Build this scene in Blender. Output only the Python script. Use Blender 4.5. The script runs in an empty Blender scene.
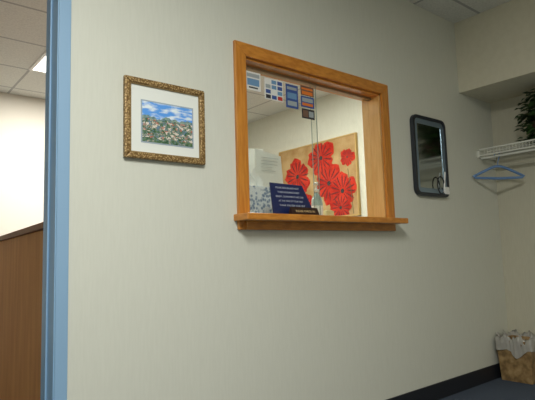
import bpy, math, random, bmesh
from mathutils import Vector, Matrix
random.seed(4)
D=2.28; ZC=3.0; ZF=-0.12
scn=bpy.context.scene
try:
    scn.view_settings.view_transform='Standard'
except Exception: pass

# ---------------- materials ----------------
def mat(name,col=(.8,.8,.8),rough=.6,metal=0,spec=.5,emit=None,es=1,coat=0):
    m=bpy.data.materials.new(name); m.use_nodes=True
    b=m.node_tree.nodes['Principled BSDF']
    b.inputs['Base Color'].default_value=(*col,1); b.inputs['Roughness'].default_value=rough
    b.inputs['Metallic'].default_value=metal; b.inputs['Specular IOR Level'].default_value=spec
    b.inputs['Coat Weight'].default_value=coat
    if emit:
        b.inputs['Emission Color'].default_value=(*emit,1); b.inputs['Emission Strength'].default_value=es
    return m
def N(m,t,**k):
    n=m.node_tree.nodes.new(t)
    for a,v in k.items(): setattr(n,a,v)
    return n
def L(m,a,b): m.node_tree.links.new(a,b)
def bs(m): return m.node_tree.nodes['Principled BSDF']
def ramp(m,stops,interp='LINEAR'):
    r=N(m,'ShaderNodeValToRGB'); cr=r.color_ramp; cr.interpolation=interp
    while len(cr.elements)<len(stops): cr.elements.new(.5)
    for e,(p,c) in zip(cr.elements,stops): e.position=p; e.color=(*c,1)
    return r
def noise_mat(name,c1,c2,scale,vec=(1,1,1),rough=.6,bump=0,detail=4,src='pos',lo=.35,hi=.65,coat=0,spec=.5,metal=0):
    m=mat(name,c1,rough,coat=coat,spec=spec,metal=metal)
    if src=='pos': g=N(m,'ShaderNodeNewGeometry').outputs['Position']
    else: g=N(m,'ShaderNodeTexCoord').outputs['Object']
    mp=N(m,'ShaderNodeMapping'); mp.inputs['Scale'].default_value=vec; L(m,g,mp.inputs['Vector'])
    n=N(m,'ShaderNodeTexNoise'); n.inputs['Scale'].default_value=scale; n.inputs['Detail'].default_value=detail
    L(m,mp.outputs[0],n.inputs['Vector'])
    r=ramp(m,[(lo,c1),(hi,c2)]); L(m,n.outputs['Fac'],r.inputs[0]); L(m,r.outputs[0],bs(m).inputs['Base Color'])
    if bump:
        b=N(m,'ShaderNodeBump'); b.inputs['Strength'].default_value=bump; b.inputs['Distance'].default_value=.004
        L(m,n.outputs['Fac'],b.inputs['Height']); L(m,b.outputs[0],bs(m).inputs['Normal'])
    return m
M_wall=noise_mat('vinyl_wallpaper',(.65,.655,.58),(.672,.677,.602),12,(9,9,.8),rough=.5,bump=.07,detail=5,spec=.35)
M_wall2=noise_mat('office_wall_paint',(.62,.62,.52),(.66,.66,.56),14,(4,4,1),rough=.7,bump=.1)
M_soff=noise_mat('soffit_paint_warm_light',(.68,.64,.50),(.71,.67,.53),20,(1,1,1),rough=.7)  # warm cast of the light on the right is put into this colour
M_wallr=noise_mat('alcove_wallpaper_warm_shade',(.55,.52,.41),(.58,.55,.44),12,(9,9,.8),rough=.5,bump=.07,detail=5,spec=.35)  # main wallpaper repeated darker and warmer, alcove's dim warm light in the colour
M_oak=noise_mat('honey_oak',(.62,.25,.035),(.48,.17,.02),6,(3,3,9),rough=.35,bump=.1,coat=.3)
M_oakv=noise_mat('honey_oak_vertical',(.62,.25,.035),(.48,.17,.02),6,(12,12,1.2),rough=.35,bump=.1,coat=.3)
M_lib=noise_mat('jamb_oak_liner',(.66,.40,.14),(.59,.33,.10),6,(12,12,1.2),rough=.4,coat=.2)
M_ply=noise_mat('counter_wood',(.74,.36,.13),(.64,.29,.10),4,(10,3,.5),rough=.7,spec=.2)
M_cap=mat('counter_cap_dark',(.28,.13,.06),.6,spec=.3)
M_blue=mat('blue_trim_paint',(.25,.41,.60),.4)
M_blue2=mat('blue_jamb_paint',(.27,.45,.66),.35)
M_base=mat('rubber_baseboard',(.012,.014,.02),.5)
M_carpet=noise_mat('carpet',(.035,.05,.08),(.065,.085,.125),160,(1,1,1),rough=.95,bump=.5)
M_white=mat('white_plastic',(.8,.8,.78),.4)
M_wirew=mat('white_wire_coating',(.75,.75,.68),.4)
M_black=mat('black_plastic',(.012,.012,.014),.3)
M_paper=mat('paper_white',(.8,.82,.78),.7)
M_glow=mat('light_diffuser',(.9,.9,.9),.5,emit=(1,.98,.9),es=4)

def ceil_mat():
    m=mat('ceiling_tile',(.6,.6,.55),.9)
    g=N(m,'ShaderNodeNewGeometry'); s=N(m,'ShaderNodeSeparateXYZ'); L(m,g.outputs['Position'],s.inputs[0])
    def line(o,off):
        a=N(m,'ShaderNodeMath',operation='SUBTRACT'); L(m,o,a.inputs[0]); a.inputs[1].default_value=off-70
        d=N(m,'ShaderNodeMath',operation='DIVIDE'); L(m,a.outputs[0],d.inputs[0]); d.inputs[1].default_value=.7
        f=N(m,'ShaderNodeMath',operation='FRACT'); L(m,d.outputs[0],f.inputs[0])
        c=N(m,'ShaderNodeMath',operation='LESS_THAN'); L(m,f.outputs[0],c.inputs[0]); c.inputs[1].default_value=.035
        return c
    a=line(s.outputs[0],1.38); b=line(s.outputs[1],4.83)
    mx=N(m,'ShaderNodeMath',operation='MAXIMUM'); L(m,a.outputs[0],mx.inputs[0]); L(m,b.outputs[0],mx.inputs[1])
    n=N(m,'ShaderNodeTexNoise'); n.inputs['Scale'].default_value=60; L(m,g.outputs['Position'],n.inputs['Vector'])
    r=ramp(m,[(.3,(.66,.67,.63)),(.6,(.76,.77,.72))]); L(m,n.outputs['Fac'],r.inputs[0])
    mix=N(m,'ShaderNodeMix',data_type='RGBA'); L(m,mx.outputs[0],mix.inputs[0]); L(m,r.outputs[0],mix.inputs[6]); mix.inputs[7].default_value=(.42,.43,.42,1)
    L(m,mix.outputs[2],bs(m).inputs['Base Color']); return m
M_ceil=ceil_mat()
def hall_mat():
    m=mat('dotted_wallpaper',(.7,.66,.58),.8)
    g=N(m,'ShaderNodeNewGeometry'); v=N(m,'ShaderNodeTexVoronoi'); v.inputs['Scale'].default_value=16; v.inputs['Randomness'].default_value=.15
    L(m,g.outputs['Position'],v.inputs['Vector'])
    r=ramp(m,[(.18,(.52,.46,.40)),(.3,(.70,.67,.60))]); L(m,v.outputs['Distance'],r.inputs[0]); L(m,r.outputs[0],bs(m).inputs['Base Color']); return m
M_hall=hall_mat()
def glass_mat():
    m=bpy.data.materials.new('clear_glass'); m.use_nodes=True; nt=m.node_tree; nt.nodes.clear()
    o=nt.nodes.new('ShaderNodeOutputMaterial'); t=nt.nodes.new('ShaderNodeBsdfTransparent'); t.inputs[0].default_value=(.97,.985,.975,1)
    g=nt.nodes.new('ShaderNodeBsdfGlossy'); g.inputs['Roughness'].default_value=.02
    f=nt.nodes.new('ShaderNodeLayerWeight'); f.inputs[0].default_value=.5; x=nt.nodes.new('ShaderNodeMixShader')
    pw=nt.nodes.new('ShaderNodeMath'); pw.operation='POWER'; pw.inputs[1].default_value=4
    ma=nt.nodes.new('ShaderNodeMath'); ma.operation='MULTIPLY_ADD'; ma.inputs[1].default_value=.5; ma.inputs[2].default_value=.03
    nt.links.new(f.outputs['Facing'],pw.inputs[0]); nt.links.new(pw.outputs[0],ma.inputs[0])
    nt.links.new(ma.outputs[0],x.inputs[0]); nt.links.new(t.outputs[0],x.inputs[1]); nt.links.new(g.outputs[0],x.inputs[2]); nt.links.new(x.outputs[0],o.inputs[0]); return m
M_glass=glass_mat()

# ---------------- helpers ----------------
def mesh_obj(name,verts,faces,mats,fm=None,parent=None,bevel=0,smooth=False,seg=2):
    c=sum((Vector(v) for v in verts),Vector())/len(verts)
    me=bpy.data.meshes.new(name); me.from_pydata([Vector(v)-c for v in verts],[],faces); me.update()
    if not isinstance(mats,list): mats=[mats]
    for m in mats: me.materials.append(m)
    if fm:
        for p,i in zip(me.polygons,fm): p.material_index=i
    bm=bmesh.new(); bm.from_mesh(me); bmesh.ops.recalc_face_normals(bm,faces=bm.faces); bm.to_mesh(me); bm.free()
    if smooth:
        for p in me.polygons: p.use_smooth=True
    o=bpy.data.objects.new(name,me); scn.collection.objects.link(o); o.location=c
    if parent: 
        o.parent=parent; o.location=c-parent.location
    if bevel:
        b=o.modifiers.new('bevel','BEVEL'); b.width=bevel; b.segments=seg; b.limit_method='ANGLE'
    return o
BF=[(0,1,3,2),(4,6,7,5),(0,4,5,1),(2,3,7,6),(0,2,6,4),(1,5,7,3)]
def bv(x0,x1,y0,y1,z0,z1): return [(x,y,z) for x in(x0,x1) for y in(y0,y1) for z in(z0,z1)]
def boxes(name,bl,mats,parent=None,bevel=0,fmi=None):
    V=[];Fs=[];fm=[]
    for k,b in enumerate(bl):
        n=len(V); V+=bv(*b); Fs+=[tuple(i+n for i in f) for f in BF]; fm+=[fmi[k] if fmi else 0]*6
    return mesh_obj(name,V,Fs,mats,fm,parent,bevel)
def empty(name,loc):
    e=bpy.data.objects.new(name,None); scn.collection.objects.link(e); e.location=loc; e.empty_display_size=.1; return e
def tube(name,paths,rad,m,parent=None,cyc=False,res=6):
    cu=bpy.data.curves.new(name,'CURVE'); cu.dimensions='3D'; cu.bevel_depth=rad; cu.bevel_resolution=res; cu.use_fill_caps=True
    off=parent.location if parent else Vector()
    for p in paths:
        s=cu.splines.new('POLY'); s.points.add(len(p)-1)
        for q,c in zip(s.points,p): q.co=(*(Vector(c)-off),1)
        s.use_cyclic_u=cyc
    cu.materials.append(m); o=bpy.data.objects.new(name,cu); scn.collection.objects.link(o)
    if parent: o.parent=parent
    return o
def lathe(name,prof,c,m,parent=None,seg=32,sx=1,sy=1):
    V=[];Fs=[]
    for r,z in prof:
        for i in range(seg):
            a=2*math.pi*i/seg; V.append((c[0]+r*sx*math.cos(a),c[1]+r*sy*math.sin(a),c[2]+z))
    for j in range(len(prof)-1):
        for i in range(seg):
            k=(i+1)%seg; Fs.append((j*seg+i,j*seg+k,(j+1)*seg+k,(j+1)*seg+i))
    Fs.append(tuple(range(seg))[::-1]); Fs.append(tuple((len(prof)-1)*seg+i for i in range(seg)))
    return mesh_obj(name,V,Fs,m,None,parent,smooth=True)
def text(name,s,size,m,parent,mtx,align='CENTER',ext=.0004):
    cu=bpy.data.curves.new(name,'FONT'); cu.body=s; cu.size=size; cu.align_x=align; cu.align_y='CENTER'; cu.extrude=ext
    cu.materials.append(m); o=bpy.data.objects.new(name,cu); scn.collection.objects.link(o)
    o.parent=parent; o.matrix_local=Matrix.Translation(-parent.location)@mtx; return o

# ---------------- room shell ----------------
T=2.43
DX0,DX1,DZ=-.32,.70,2.30     # doorway
WX0,WX1,WZ0,WZ1=1.731,2.98,1.19,2.15
boxes('wall_back',[(-2.2,DX0,D,T,ZF,ZC),(DX0,DX1,D,T,DZ,ZC),(DX1,WX0,D,T,ZF,ZC),(WX0,WX1,D,T,ZF,WZ0),(WX0,WX1,D,T,WZ1,ZC),(WX1,4.65,D,T,ZF,ZC)],M_wall)
boxes('wall_right',[(4.65,4.75,-2.5,D,ZF,ZC)],M_wallr)
boxes('wall_office_right',[(4.65,4.75,D,6.6,ZF,ZC)],M_wall2)
boxes('wall_office_far',[(-2.2,4.75,6.48,6.6,ZF,ZC)],M_hall)
boxes('wall_left',[(-2.3,-2.2,-2.6,6.6,ZF,ZC)],M_wall)
boxes('wall_front',[(-2.3,4.75,-2.6,-2.5,ZF,ZC)],M_wall)
boxes('floor',[(-2.3,4.75,-2.6,6.6,ZF-.1,ZF)],M_carpet)
boxes('ceiling',[(-2.3,4.75,-2.6,6.6,ZC,ZC+.1)],M_ceil)
boxes('soffit',[(4.10,4.65,-2.5,D,2.36,ZC)],M_soff)
boxes('baseboard_back',[(.745,4.64,D-.012,D,ZF,0),(-2.2,DX0-.09,D-.012,D,ZF,0)],M_base,bevel=.003)
boxes('baseboard_right',[(4.638,4.65,-2.5,D-.012,ZF,0)],M_base,bevel=.003)

# door frame (blue painted steel)
df=empty('door_frame',(DX1,D,1.0))
boxes('casing',[(.688,.742,D-.018,D,ZF,DZ+.08),(DX0-.082,DX0-.012,D-.018,D,ZF,DZ+.08),(DX0-.012,.688,D-.018,D,DZ,DZ+.08)],M_blue,df,bevel=.004)
boxes('jamb',[(DX1-.016,DX1+.004,D-.012,T+.012,ZF,DZ),(DX0-.012,DX0+.02,D-.012,T+.012,ZF,DZ),(DX0+.02,DX1-.016,D-.012,T+.012,DZ-.03,DZ)],M_blue2,df,bevel=.003)
boxes('stop',[(DX1-.024,DX1-.016,D+.07,D+.085,ZF,DZ-.03),(DX0+.02,DX0+.034,D+.05,D+.075,ZF,DZ-.03)],M_blue,df,bevel=.002)

# ---------------- reception window ----------------
wn=empty('window_1',(2.35,D,1.7))
def casing(name,x0,x1,z0,z1,w,y0,y1,m_h,m_v):
    V=[];Fs=[];fm=[]
    O=[(x0,z0),(x1,z0),(x1,z1),(x0,z1)]; I=[(x0+w,z0+w*1.0),(x1-w,z0+w),(x1-w,z1-w),(x0+w,z1-w)]
    for k in range(4):
        a,b=O[k],O[(k+1)%4]; c,d=I[(k+1)%4],I[k]; n=len(V)
        for y in (y0,y1): V+=[(p[0],y,p[1]) for p in (a,b,c,d)]
        Fs+=[(n,n+1,n+2,n+3),(n+4,n+7,n+6,n+5)]+[(n+i,n+(i+1)%4,n+4+(i+1)%4,n+4+i) for i in range(4)]
        fm+=[k%2]*6
    return V,Fs,fm
V,Fs,fm=casing('c',1.656,3.055,1.14,2.225,.078,D-.022,D,M_oak,M_oakv)
mesh_obj('oak_casing',V,Fs,[M_oak,M_oakv],fm,wn,bevel=.004)
boxes('jamb_liner',[(WX0,WX0+.015,D,T+.01,WZ0,WZ1),(WX1-.015,WX1,D,T+.01,WZ0,WZ1)],M_lib,wn,bevel=.002)
boxes('head_liner',[(WX0,WX1,D,T+.01,WZ1-.015,WZ1),(WX0,WX1,D,T+.01,WZ0,WZ0+.02)],M_oak,wn,bevel=.002)
boxes('ledge',[(1.635,3.06,D-.13,D+.01,1.188,1.226)],M_oak,wn,bevel=.006)
boxes('apron',[(1.70,3.03,D-.034,D-.02,1.14,1.19)],M_oak,wn,bevel=.003)
boxes('track',[(WX0+.015,WX1-.015,D+.07,D+.11,WZ0+.02,WZ0+.035),(WX0+.015,WX1-.015,D+.07,D+.11,WZ1-.03,WZ1-.015)],mat('aluminium_track',(.40,.30,.18),.4,.4),wn)
boxes('pane_left',[(WX0+.015,2.39,D+.076,D+.081,WZ0+.035,WZ1-.03)],M_glass,wn)
boxes('pane_right',[(2.36,WX1-.015,D+.094,D+.099,WZ0+.035,WZ1-.03)],M_glass,wn)
M_edge=mat('glass_edge',(.30,.37,.34),.2)
boxes('pane_edge',[(2.390,2.3915,D+.0755,D+.0815,WZ0+.035,WZ1-.03),(2.3585,2.360,D+.0935,D+.0995,WZ0+.035,WZ1-.03)],M_edge,wn)

# stickers on left pane
cols={'w':(.75,.77,.75),'b':(.04,.09,.30),'lb':(.15,.30,.50),'o':(.75,.20,.03),'r':(.5,.04,.03),'k':(.03,.03,.04),'y':(.7,.5,.1),'g':(.35,.4,.42),'br':(.18,.10,.07)}
SM={k:mat('sticker_'+k,v,.4) for k,v in cols.items()}; sk=list(SM)
def card(name,x0,x1,z1,z0,base,rects):
    y=D+.0755
    bl=[(x0,x1,y-.001,y,z0,z1)]; fi=[sk.index(base)]
    w=x1-x0;h=z1-z0
    for (a,b,c,d,k) in rects:
        bl.append((x0+a*w,x0+c*w,y-.0014,y-.0008,z1-d*h,z1-b*h)); fi.append(sk.index(k))
    return boxes(name,bl,[SM[k] for k in sk],None,0,fi)
card('card_sticker',1.80,1.915,2.105,1.99,'w',[(.08,.1,.92,.3,'g'),(.1,.38,.9,.75,'lb'),(.2,.82,.8,.9,'k')])
rr=[(.06+.32*i,.05+.24*j,.06+.32*i+.26,.05+.24*j+.18,random.choice(['b','w','g','lb','r','k','w'])) for i in range(3) for j in range(4)]
card('card_sticker',1.945,2.095,2.09,1.955,'w',rr)
card('card_sticker',2.12,2.225,2.085,1.93,'b',[(.1,.1,.9,.22,'g'),(.12,.35,.88,.6,'lb'),(.12,.7,.88,.9,'g')])
card('card_sticker',2.25,2.37,2.10,2.035,'br',[(.08,.2,.92,.4,'o'),(.1,.55,.9,.9,'o')])
card('card_sticker',2.25,2.37,2.03,1.955,'b',[(.1,.15,.9,.5,'g'),(.1,.6,.9,.85,'o')])
card('card_sticker',2.255,2.37,1.945,1.88,'k',[(.08,.15,.5,.85,'br'),(.55,.2,.92,.8,'g')])

# ---------------- inner counter + things ----------------
CT=1.19
boxes('reception_desk',[(1.62,3.3,T+.02,3.05,CT-.04,CT),(1.66,1.70,T+.05,3.0,ZF,CT-.04),(3.22,3.26,T+.05,3.0,ZF,CT-.04),(1.70,3.22,2.5,2.53,.3,CT-.04)],M_oak,bevel=.004)
ns=empty('notice_stand',(2.0,2.70,CT))
mesh_obj('sheet_a',[(1.90,2.68,CT),(2.20,2.66,CT),(2.20,2.70,1.73),(1.91,2.73,1.71)],[(0,1,2,3)],M_paper,parent=ns)
mesh_obj('sheet_b',[(2.08,2.61,CT),(2.34,2.63,CT),(2.32,2.655,1.68),(2.08,2.64,1.71)],[(0,1,2,3)],mat('paper_offwhite',(.72,.76,.72),.7),parent=ns)
boxes('easel_back',[(1.97,2.24,2.735,2.74,CT,1.5)],M_white,ns)
M_ink=mat('ink_grey',(.48,.51,.49),.8)
boxes('printed_lines',[(2.12,2.12+random.uniform(.08,.16),2.625,2.626,1.65-.022*i,1.654-.022*i) for i in range(5)],M_ink,ns)
def tissue_mat():
    m=mat('tissue_box_print',(.7,.75,.78),.6); t=N(m,'ShaderNodeTexCoord'); v=N(m,'ShaderNodeTexVoronoi'); v.inputs['Scale'].default_value=50
    L(m,t.outputs['Object'],v.inputs['Vector']); r=ramp(m,[(.0,(.10,.16,.27)),(.38,(.30,.39,.50)),(.6,(.70,.76,.78))]); L(m,v.outputs['Distance'],r.inputs[0]); L(m,r.outputs[0],bs(m).inputs['Base Color']); return m
tb=empty('tissue_box',(1.92,2.47,CT))
boxes('carton',[(1.815,2.06,2.455,2.57,CT,1.425)],tissue_mat(),tb,bevel=.004)
Vt=[];Ft=[]
for j in range(7):
    for i in range(9):
        u=i/8-.5; w=j/6
        Vt.append((1.965+u*.16*(1-.45*w)+.02*math.sin(5*w),2.505+.02*math.sin(u*14+w*3)*(1-.2*w),1.42+.13*w*(1-.9*abs(u-.15))))
for j in range(6):
    for i in range(8): a=j*9+i; Ft.append((a,a+1,a+10,a+9))
mesh_obj('tissue',Vt,Ft,M_paper,parent=tb,smooth=True)
LZ=1.226
sg=empty('notice_sign',(2.06,2.26,LZ))
M_navy=mat('navy_sign',(.012,.02,.09),.35)
f0=2.235
def sgp(x,h,o=0): return (x,f0+.07*h+o,LZ+h)
Vs=[sgp(1.885,0),sgp(2.225,0),sgp(2.13,.185),sgp(1.875,.19)]
Vs+= [(a,b+.008,c) for a,b,c in Vs]
PF=[(0,1,2,3),(4,7,6,5),(0,4,5,1),(1,5,6,2),(2,6,7,3),(3,7,4,0)]
mesh_obj('board',Vs,PF,M_navy,parent=sg,bevel=.002)
mesh_obj('prop_leg',[(2.0,2.255,LZ+.12),(2.05,2.255,LZ+.12),(2.05,2.30,LZ),(2.0,2.30,LZ),(2.0,2.258,LZ+.12),(2.05,2.258,LZ+.12),(2.05,2.304,LZ),(2.0,2.304,LZ)],PF,M_navy,parent=sg)
M_wink=mat('white_ink',(.50,.53,.62),.6)
lines=["PLEASE SIGN IN AND HAVE","YOUR INSURANCE CARD","READY. CO-PAYMENTS ARE DUE","AT THE TIME OF YOUR VISIT.","THANK YOU FOR YOUR HELP"]
for i,s in enumerate(lines):
    h=.162-.026*i
    text('line_%d'%i,s,.0150,M_wink,sg,Matrix.Translation((2.005+.008*i,f0+.07*h-.0015,LZ+h))@Matrix.Rotation(math.pi/2-.07,4,'X'))
npl=empty('name_plate',(2.13,2.19,LZ))
mesh_obj('plate',[(1.98,2.175,LZ),(2.20,2.175,LZ),(2.20,2.195,LZ+.046),(1.98,2.195,LZ+.046),(1.98,2.215,LZ),(2.20,2.215,LZ),(2.20,2.2,LZ+.046),(1.98,2.2,LZ+.046)],PF,mat('walnut_plate',(.03,.012,.008),.35),parent=npl,bevel=.002)
M_goldt=mat('gold_letters',(.7,.5,.25),.4)
text('lettering',"PLEASE CHECK IN",.0195,M_goldt,npl,Matrix.Translation((2.09,2.187-.0035,LZ+.021))@Matrix.Rotation(math.pi/2-.44,4,'X'))
hc0=(2.605,2.6,CT); SB=1.12
hs=empty('hand_sanitizer_bottle',hc0)
M_gel=mat('gel_plastic',(.42,.56,.55),.12); bs(M_gel).inputs['Transmission Weight'].default_value=.15
sp=lambda P:[(r_*SB,z_*SB) for r_,z_ in P]
lathe('bottle',sp([(.03,0),(.036,.006),(.037,.14),(.034,.175),(.02,.198),(.014,.205),(.014,.22)]),hc0,M_gel,hs)
lathe('label',sp([(.0376,.045),(.0378,.046),(.0378,.13),(.0376,.131)]),hc0,mat('label_white',(.75,.79,.77),.5),hs)
lathe('pump',sp([(.016,.218),(.016,.238),(.006,.24),(.006,.265),(.013,.267),(.013,.28),(.008,.285)]),hc0,M_white,hs)
tube('nozzle',[[(hc0[0],2.6,CT+.309),(hc0[0]-.03,2.585,CT+.310),(hc0[0]-.05,2.575,CT+.300)]],.006,M_white,hs)
boxes('memo_pad',[(2.70,2.78,2.60,2.66,CT,CT+.115),(2.71,2.77,2.605,2.655,CT+.115,CT+.12)],mat('pad_yellow',(.62,.58,.30),.7),bevel=.002)

# ---------------- framed landscape picture ----------------
pf=empty('framed_picture',(1.219,D-.012,1.68))
def gold_mat():
    m=mat('carved_gilt',(.55,.38,.14),.4,.3)
    t=N(m,'ShaderNodeTexCoord'); v=N(m,'ShaderNodeTexVoronoi'); v.inputs['Scale'].default_value=110; L(m,t.outputs['Object'],v.inputs['Vector'])
    r=ramp(m,[(.2,(.58,.40,.18)),(.6,(.18,.10,.03))]); L(m,v.outputs['Distance'],r.inputs[0]); L(m,r.outputs[0],bs(m).inputs['Base Color'])
    b=N(m,'ShaderNodeBump'); b.inputs['Distance'].default_value=.0015; b.invert=True; L(m,v.outputs['Distance'],b.inputs['Height']); L(m,b.outputs[0],bs(m).inputs['Normal']); return m
GM=gold_mat()
px0,px1,pz0,pz1=.994,1.444,1.48,1.882
V,Fs,fm=casing('p',px0,px1,pz0,pz1,.03,D-.028,D-.002,GM,GM); mesh_obj('gilt_frame',V,Fs,GM,None,pf,bevel=.006)
V,Fs,fm=casing('p',px0+.028,px1-.028,pz0+.028,pz1-.028,.006,D-.022,D-.012,GM,GM); mesh_obj('inner_lip',V,Fs,mat('dark_lip',(.30,.20,.08),.4,.3),None,pf)
boxes('mat_board',[(px0+.02,px1-.02,D-.014,D-.004,pz0+.02,pz1-.02)],mat('mat_cream',(.80,.82,.78),.7),pf)
def landscape():
    m=mat('landscape_print',(.3,.5,.7),.5)
    t=N(m,'ShaderNodeTexCoord'); s=N(m,'ShaderNodeSeparateXYZ'); L(m,t.outputs['Generated'],s.inputs[0])
    def noise(sc,d=3,vec=None):
        n=N(m,'ShaderNodeTexNoise'); n.inputs['Scale'].default_value=sc; n.inputs['Detail'].default_value=d
        mp=N(m,'ShaderNodeMapping'); mp.inputs['Scale'].default_value=vec or (1,1,1); L(m,t.outputs['Generated'],mp.inputs[0]); L(m,mp.outputs[0],n.inputs['Vector']); return n
    n1=noise(4,4,(1,0,2.5)); sky=ramp(m,[(.45,(.10,.34,.85)),(.62,(.80,.88,.95))]); L(m,n1.outputs['Fac'],sky.inputs[0])
    n2=noise(16,4,(1,0,1)); land=ramp(m,[(.34,(.02,.06,.04)),(.44,(.05,.14,.06)),(.52,(.16,.24,.10)),(.58,(.07,.16,.26)),(.66,(.55,.45,.28))]); L(m,n2.outputs['Fac'],land.inputs[0])
    v=N(m,'ShaderNodeTexVoronoi'); v.inputs['Scale'].default_value=15; v.distance='CHEBYCHEV'
    vm=N(m,'ShaderNodeMapping'); vm.inputs['Scale'].default_value=(1.2,0,1.1); L(m,t.outputs['Generated'],vm.inputs[0]); L(m,vm.outputs[0],v.inputs['Vector'])
    sc=N(m,'ShaderNodeSeparateColor'); L(m,v.outputs['Color'],sc.inputs[0])
    town=ramp(m,[(0,(.03,.10,.04)),(.22,(.70,.62,.55)),(.38,(.48,.13,.09)),(.50,(.06,.15,.08)),(.62,(.12,.22,.36)),(.72,(.74,.66,.60)),(.86,(.50,.24,.20))],'CONSTANT'); L(m,sc.outputs[0],town.inputs[0])
    def thr(sock,t0,nn=None,amp=0):
        a=N(m,'ShaderNodeMath',operation='MULTIPLY_ADD'); a.inputs[0].default_value=0
        if nn: L(m,nn.outputs['Fac'],a.inputs[0])
        a.inputs[1].default_value=amp; L(m,sock,a.inputs[2])
        g=N(m,'ShaderNodeMath',operation='GREATER_THAN'); L(m,a.outputs[0],g.inputs[0]); g.inputs[1].default_value=t0; return g.outputs[0]
    def mix(f,a,b):
        x=N(m,'ShaderNodeMix',data_type='RGBA'); L(m,f,x.inputs[0]); L(m,a,x.inputs[6]); L(m,b,x.inputs[7]); return x.outputs[2]
    hill=ramp(m,[(.42,(.10,.20,.26)),(.6,(.30,.40,.30))]); L(m,n2.outputs['Fac'],hill.inputs[0])
    nh=noise(5,2,(1,0,0)); nb=noise(6,2,(1,0,1))
    town2=mix(thr(n2.outputs['Fac'],.50),town.outputs[0],land.outputs[0])
    low=mix(thr(nb.outputs['Fac'],.38),land.outputs[0],town2)
    low=mix(thr(s.outputs[2],.20,nh,.2),land.outputs[0],low)
    c=mix(thr(s.outputs[2],.72,nh,.3),low,hill.outputs[0]); c=mix(thr(s.outputs[2],.84,nh,.4),c,sky.outputs[0])
    L(m,c,bs(m).inputs['Base Color']); return m
boxes('mat_edge',[(1.081,1.377,D-.0155,D-.0135,1.562,1.778)],mat('mat_line',(.35,.42,.5),.6),pf)
boxes('landscape_print',[(1.088,1.37,D-.0165,D-.0155,1.569,1.771)],landscape(),pf)

# ---------------- wall mirror board ----------------
mr=empty('wall_mirror',(3.555,D-.015,1.735))
def rrect(x0,x1,z0,z1,r,n=6):
    P=[]
    for cx,cz,a0 in ((x1-r,z0+r,-90),(x1-r,z1-r,0),(x0+r,z1-r,90),(x0+r,z0+r,180)):
        for i in range(n+1):
            a=math.radians(a0+90*i/n); P.append((cx+r*math.cos(a),cz+r*math.sin(a)))
    return P
def ring(name,O,I,y0,y1,m,parent,bevel=0):
    n=len(O); V=[(x,y0,z) for x,z in O]+[(x,y0,z) for x,z in I]+[(x,y1,z) for x,z in O]+[(x,y1,z) for x,z in I]; Fs=[]
    for i in range(n):
        k=(i+1)%n; Fs+=[(i,k,n+k,n+i),(2*n+i,3*n+i,3*n+k,2*n+k),(i,2*n+i,2*n+k,k),(n+i,n+k,3*n+k,3*n+i)]
    return mesh_obj(name,V,Fs,m,None,parent,bevel)
def slab(name,O,y0,y1,m,parent):
    n=len(O); V=[(x,y0,z) for x,z in O]+[(x,y1,z) for x,z in O]
    return mesh_obj(name,V,[tuple(range(n)),tuple(range(2*n-1,n-1,-1))]+[(i,(i+1)%n,n+(i+1)%n,n+i) for i in range(n)],m,None,parent)
ring('outer_frame',rrect(3.33,3.79,1.415,2.055,.06),rrect(3.358,3.762,1.443,2.027,.04),D-.032,D,mat('dark_frame',(.03,.035,.045),.3,.3),mr,.005)
ring('steel_bezel',rrect(3.357,3.763,1.442,2.028,.04),rrect(3.392,3.728,1.48,1.99,.01),D-.024,D-.01,mat('blue_steel',(.28,.37,.46),.3,.7),mr,.002)
slab('mirror_glass',rrect(3.385,3.735,1.475,1.995,.01),D-.018,D-.012,mat('smoked_mirror',(.50,.54,.53),.10,1),mr)
tube('hanging_pen',[[(3.72,D-.04,1.62),(3.68,D-.045,1.45)]],.006,M_white,mr)
tube('pen_cord',[[(3.65+.05*math.cos(t/12*6.28),D-.04,1.51+.07*math.sin(t/12*6.28)) for t in range(13)]],.005,M_black,mr)
boxes('corner_clip',[(3.71,3.765,D-.045,D-.03,1.44,1.50)],M_white,mr,bevel=.004)

# ---------------- poppy canvas ----------------
pa=empty('poppy_painting',(4.62,4.61,1.9))
boxes('canvas',[(4.615,4.645,3.93,5.30,1.44,2.40)],noise_mat('gold_canvas',(.34,.19,.06),(.48,.32,.14),5,(1,1,1),rough=.7,detail=6),pa,bevel=.004)
boxes('edge_frame',[(4.61,4.648,3.915,3.93,1.425,2.415),(4.61,4.648,5.30,5.315,1.425,2.415),(4.61,4.648,3.93,5.30,2.40,2.415),(4.61,4.648,3.93,5.30,1.425,1.44)],mat('thin_oak_edge',(.5,.32,.10),.5),pa)
M_red=noise_mat('poppy_red',(.40,.012,.006),(.58,.035,.015),9,rough=.8,lo=.4,hi=.6,spec=.2)
M_red2=mat('poppy_shadow_red',(.13,.005,.006),.8)
M_dk=mat('poppy_centre',(.02,.02,.02),.7); M_stem=mat('poppy_stem',(.10,.12,.04),.7)
def clampyz(y,z): return (min(max(y,3.935),5.295),min(max(z,1.445),2.395))
def petal(k,cy,cz,R,a,wid,x):
    P=[];n=20
    for i in range(n):
        t=2*math.pi*i/n
        u=.5-.5*math.cos(t); w=math.sin(t)*wid*(.35+.65*u)
        rr=R*u*(1+.07*math.sin(6*t+k)+.04*math.sin(11*t))
        P.append((x,)+clampyz(cy+rr*math.cos(a)-w*R*math.sin(a),cz+rr*math.sin(a)+w*R*math.cos(a)))
    return P
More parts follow.
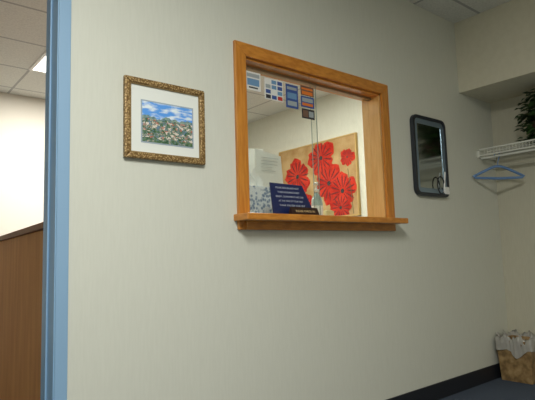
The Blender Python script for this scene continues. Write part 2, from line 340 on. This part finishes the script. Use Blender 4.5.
def poppy(idx,cy,cz,R):
    V=[];Fs=[];fm=[]
    x=4.6148-.0001*idx
    for k in range(5):
        a=k*2*math.pi/5+idx*.7
        P=petal(k+idx,cy,cz,R*(1,.85,1.05,.9,.95)[k],a,.60,x); n=len(V); V+=P; Fs.append(tuple(range(n,n+len(P)))); fm.append(0); x-=.0004
        for q in (-.4,.05,.42):
            P=petal(k,cy+.15*R*math.cos(a+q),cz+.15*R*math.sin(a+q),R*.68,a+q,.085,x); n=len(V); V+=P; Fs.append(tuple(range(n,n+len(P)))); fm.append(1)
        x-=.0003
    P=[(x,)+clampyz(cy+R*.12*math.cos(t*.524),cz+R*.12*math.sin(t*.524)) for t in range(12)]
    n=len(V); V+=P; Fs.append(tuple(range(n,n+12))); fm.append(2)
    mesh_obj('poppy_bloom',V,Fs,[M_red,M_red2,M_dk],fm,pa)
for i,(y,z,R) in enumerate([(4.50,2.2,.24),(4.06,2.14,.12),(4.95,2.02,.25),(4.38,1.86,.26),(4.16,1.74,.24),(4.84,1.60,.2),(4.20,1.54,.18)]): poppy(i,y,z,R)
tube('stems',[[(4.612,4.52,2.0),(4.612,4.58,1.75),(4.612,4.6,1.45)],[(4.612,5.0,1.9),(4.612,4.95,1.6),(4.612,4.93,1.45)],[(4.612,4.06,2.0),(4.612,4.02,1.7),(4.612,4.0,1.45)]],.003,M_stem,pa)

# ---------------- counter in the inner room ----------------
rc=empty('reception_counter',(.95,3.8,.5))
dv=Vector((.123,1.51,0)).normalized(); nv=Vector((dv.y,-dv.x,0))
def slabdir(name,s0,s1,w0,w1,z0,z1,m):
    b=Vector((.761,2.74,0)); V=[]
    for s in(s0,s1):
        for w in(w0,w1):
            for z in(z0,z1): V.append(b+dv*s+nv*w+Vector((0,0,z)))
    return mesh_obj(name,V,BF,m,None,rc,.004)
slabdir('body',-.05,2.6,.02,.5,ZF,1.165,M_ply)
slabdir('top',-.07,2.62,0,.54,1.165,1.2,M_cap)
slabdir('kick_board',-.045,2.59,.012,.02,ZF,-.02,M_cap)

# ---------------- closet rack, hanger, plant ----------------
SX=4.34; SZ=1.875
rk=empty('wire_closet_shelf',(4.5,1.2,SZ))
y0,y1=0.2,D-.02
paths=[[(SX,y0,SZ),(SX,y1,SZ)],[(SX,y0,SZ-.055),(SX,y1,SZ-.055)],[(4.64,y0,SZ),(4.64,y1,SZ)],[(4.49,y0,SZ-.004),(4.49,y1,SZ-.004)]]
tube('rails',paths,.0075,M_wirew,rk)
tube('cross_wires',[[(SX,y,SZ-.055),(SX,y,SZ+.004),(4.64,y,SZ+.004)] for y in [y0+.028*i for i in range(int((y1-y0)/.028))]],.0028,M_wirew,rk,res=2)
boxes('end_bracket',[(SX-.012,4.64,D-.022,D,SZ-.07,SZ-.01)],M_wirew,rk,bevel=.004)
tube('hang_rod',[[(SX+.03,y0,SZ-.075),(SX+.03,y1,SZ-.075)]],.011,M_wirew,rk)
hg=empty('coat_hanger',(4.37,2.12,1.70))
up=Vector((0,0,1))
A=Vector((4.20,2.255,1.625)); B=Vector((4.53,1.975,1.615)); mid=(A+B)/2; ax=(B-A).normalized()
apex=mid+up*.085
M_hang=mat('blue_hanger',(.14,.26,.50),.35)
pts=[apex-ax*.02,apex-ax*.06-up*.012,A+ax*.02+up*.008,A,A+ax*.02-up*.015,mid-up*.022,B-ax*.02-up*.015,B,B-ax*.02+up*.008,apex+ax*.06-up*.012,apex+ax*.02]
tube('body',[pts],.0115,M_hang,hg,cyc=True)
hk=[apex-up*.005,apex+up*.03]
rodz=SZ-.075+.015
hc=Vector((mid.x,mid.y,rodz-.012))
for i in range(10):
    t=math.radians(-60+i*27); hk.append(hc+ax*(.024*math.cos(t))+up*(.026*math.sin(t)))
tube('hook',[hk],.004,M_hang,hg)

PY=1.74
pl=empty('potted_plant',(4.49,PY,SZ))
lathe('pot',[(.075,.008),(.08,.012),(.1,.14),(.11,.145),(.11,.165),(.095,.165),(.09,.13)],(4.49,PY,SZ),mat('terracotta_pot',(.12,.06,.04),.7),pl)
V=[];Fs=[]
M_leaf=noise_mat('leaf_green',(.015,.045,.012),(.05,.12,.03),12,rough=.45,src='obj')
stems=[]
c0=Vector((4.49,PY,SZ+.15))
for i in range(560):
    th=random.uniform(0,2*math.pi); ph=random.uniform(-1.1,1.4); r=random.uniform(.06,.25)
    p=c0+Vector((math.cos(th)*math.cos(ph)*r*.6,math.sin(th)*math.cos(ph)*r*1.0,math.sin(ph)*r*1.15+.04))
    p.x=min(max(p.x,4.36),4.60); p.z=max(p.z,SZ+.03)
    if i%5==0: stems.append([c0-up*.02,(c0+p)/2+up*.03,p])
    d=(Vector((math.cos(th),math.sin(th),random.uniform(-.8,.5)))).normalized(); s=d.cross(up).normalized(); l=random.uniform(.045,.08); w=l*.36
    nrm=s.cross(d)
    n=len(V)
    V+= [p,p+d*l*.35+s*w-nrm*.004,p+d*l*.75+s*w*.7-nrm*.008,p+d*l-nrm*.015,p+d*l*.75-s*w*.7-nrm*.008,p+d*l*.35-s*w-nrm*.004,p+d*l*.5+nrm*.006]
    for v in V[n:]: v.x=min(v.x,4.63); v.z=max(v.z,SZ+.012)
    Fs+=[(n,n+1,n+6),(n+1,n+2,n+6),(n+2,n+3,n+6),(n+3,n+4,n+6),(n+4,n+5,n+6),(n+5,n,n+6)]
mesh_obj('foliage',V,Fs,M_leaf,None,pl,smooth=True)
tube('stalks',stems,.0025,M_stem,pl,res=1)

# ---------------- waste bin ----------------
wb=empty('waste_bin',(4.5,2.11,ZF))
def bin_mat():
    m=mat('bin_print',(.4,.27,.13),.5); t=N(m,'ShaderNodeTexCoord'); v=N(m,'ShaderNodeTexNoise'); v.inputs['Scale'].default_value=16; v.inputs['Detail'].default_value=3
    L(m,t.outputs['Object'],v.inputs['Vector']); r=ramp(m,[(.38,(.18,.11,.045)),(.5,(.29,.18,.075)),(.66,(.42,.28,.13))]); L(m,v.outputs['Fac'],r.inputs[0]); L(m,r.outputs[0],bs(m).inputs['Base Color']); return m
bx0,bx1,by0,by1=4.34,4.625,1.95,2.245
t=.02; H=.34
V=[(bx0+t,by0+t,ZF),(bx1-t,by0+t,ZF),(bx1-t,by1-t,ZF),(bx0+t,by1-t,ZF),(bx0,by0,ZF+H),(bx1,by0,ZF+H),(bx1,by1,ZF+H),(bx0,by1,ZF+H)]
w=.012
V+=[(bx0+w,by0+w,ZF+H),(bx1-w,by0+w,ZF+H),(bx1-w,by1-w,ZF+H),(bx0+w,by1-w,ZF+H),(bx0+t+w,by0+t+w,ZF+.02),(bx1-t-w,by0+t+w,ZF+.02),(bx1-t-w,by1-t-w,ZF+.02),(bx0+t+w,by1-t-w,ZF+.02)]
Fs=[(0,1,2,3)]+[(i,(i+1)%4,4+(i+1)%4,4+i) for i in range(4)]+[(4+i,4+(i+1)%4,8+(i+1)%4,8+i) for i in range(4)]+[(8+i,8+(i+1)%4,12+(i+1)%4,12+i) for i in range(4)]+[(12,13,14,15)]
mesh_obj('bin_body',V,Fs,bin_mat(),None,wb,.004)
M_bag=mat('bin_liner',(.52,.50,.46),.3); bs(M_bag).inputs['Transmission Weight'].default_value=.3
n=120; cx,cy=(bx0+bx1)/2,(by0+by1)/2; hx,hy=(bx1-bx0)/2,(by1-by0)/2
prof=[(.78,-.14),(.88,-.05),(.96,.008),(1.0,.03),(1.05,.012),(1.06,-.03),(1.065,-.06),(1.07,-.09)]
V=[];Fs=[]
for j,(s,dz) in enumerate(prof):
    for i in range(n):
        a=2*math.pi*i/n; c_,s_=math.cos(a),math.sin(a); q=1/max(abs(c_),abs(s_)); q=q*.9+.1*min(q,1.15)
        wob=.008*math.sin(9*a+j*.6)+.006*math.sin(17*a+1.3*j)+.004*math.sin(31*a-j)
        x=cx+c_*q*(hx*s)+c_*wob; y=cy+s_*q*(hy*s)+s_*wob
        x=min(x,4.636); y=min(y,2.262)
        V.append((x,y,ZF+H+dz+(wob*1.8 if j in(2,3,4) else 0)+(.03*math.sin(3*a+1)+.02*math.sin(7*a) if j==7 else (.012*math.sin(5*a) if j==6 else 0))))
for j in range(len(prof)-1):
    for i in range(n):
        k=(i+1)%n; Fs.append((j*n+i,j*n+k,(j+1)*n+k,(j+1)*n+i))
mesh_obj('liner_bag',V,Fs,M_bag,None,wb,smooth=True)

# ---------------- lights ----------------
def troffer(x0,x1,y0,y1,power,col=(1,.97,.88)):
    e=empty('ceiling_light',((x0+x1)/2,(y0+y1)/2,ZC))
    boxes('diffuser',[(x0+.03,x1-.03,y0+.03,y1-.03,ZC-.008,ZC-.002)],M_glow,e)
    boxes('trim',[(x0,x0+.03,y0,y1,ZC-.012,ZC),(x1-.03,x1,y0,y1,ZC-.012,ZC),(x0+.03,x1-.03,y0,y0+.03,ZC-.012,ZC),(x0+.03,x1-.03,y1-.03,y1,ZC-.012,ZC)],M_white,e)
    l=bpy.data.lights.new('tube_light','AREA'); l.shape='RECTANGLE'; l.size=x1-x0-.1; l.size_y=y1-y0-.1; l.energy=power; l.color=col
    o=bpy.data.objects.new('tube_light',l); scn.collection.objects.link(o); o.parent=e; o.location=(0,0,-.02)
troffer(-.02,.68,-.77,.63,112,(.99,1,.94))
troffer(2.08,2.78,-2.17,-1.47,12,(1,.80,.52))  # added unseen fixture, a weak warm fill for the soffit and right side
troffer(1.38,2.08,4.83,5.53,90,(1,.96,.88))
troffer(2.78,3.48,3.43,4.13,60,(1,1,.93))
w=bpy.data.worlds.new('World'); scn.world=w; w.use_nodes=True; w.node_tree.nodes['Background'].inputs[0].default_value=(.5,.5,.5,1); w.node_tree.nodes['Background'].inputs[1].default_value=.1

# ---------------- camera ----------------
f=510;a=math.radians(50.5);p=math.radians(6.1);r=math.radians(1.75)
F=Vector((math.cos(p)*math.cos(a),math.cos(p)*math.sin(a),math.sin(p)))
R0=F.cross(Vector((0,0,1))).normalized();U0=R0.cross(F)
U=U0*math.cos(r)+R0*math.sin(r);R=F.cross(U)
cd=bpy.data.cameras.new('camera'); cam=bpy.data.objects.new('camera',cd); scn.collection.objects.link(cam)
mw=Matrix((R,U,-F)).transposed().to_4x4(); mw.translation=Vector((0,0,1.0)); cam.matrix_world=mw
cd.sensor_width=36; cd.lens=36*f/535; cd.clip_start=.02
scn.camera=cam
# lift so the floor is z=0
for o in list(scn.objects):
    if o.parent is None: o.location.z+=-ZF
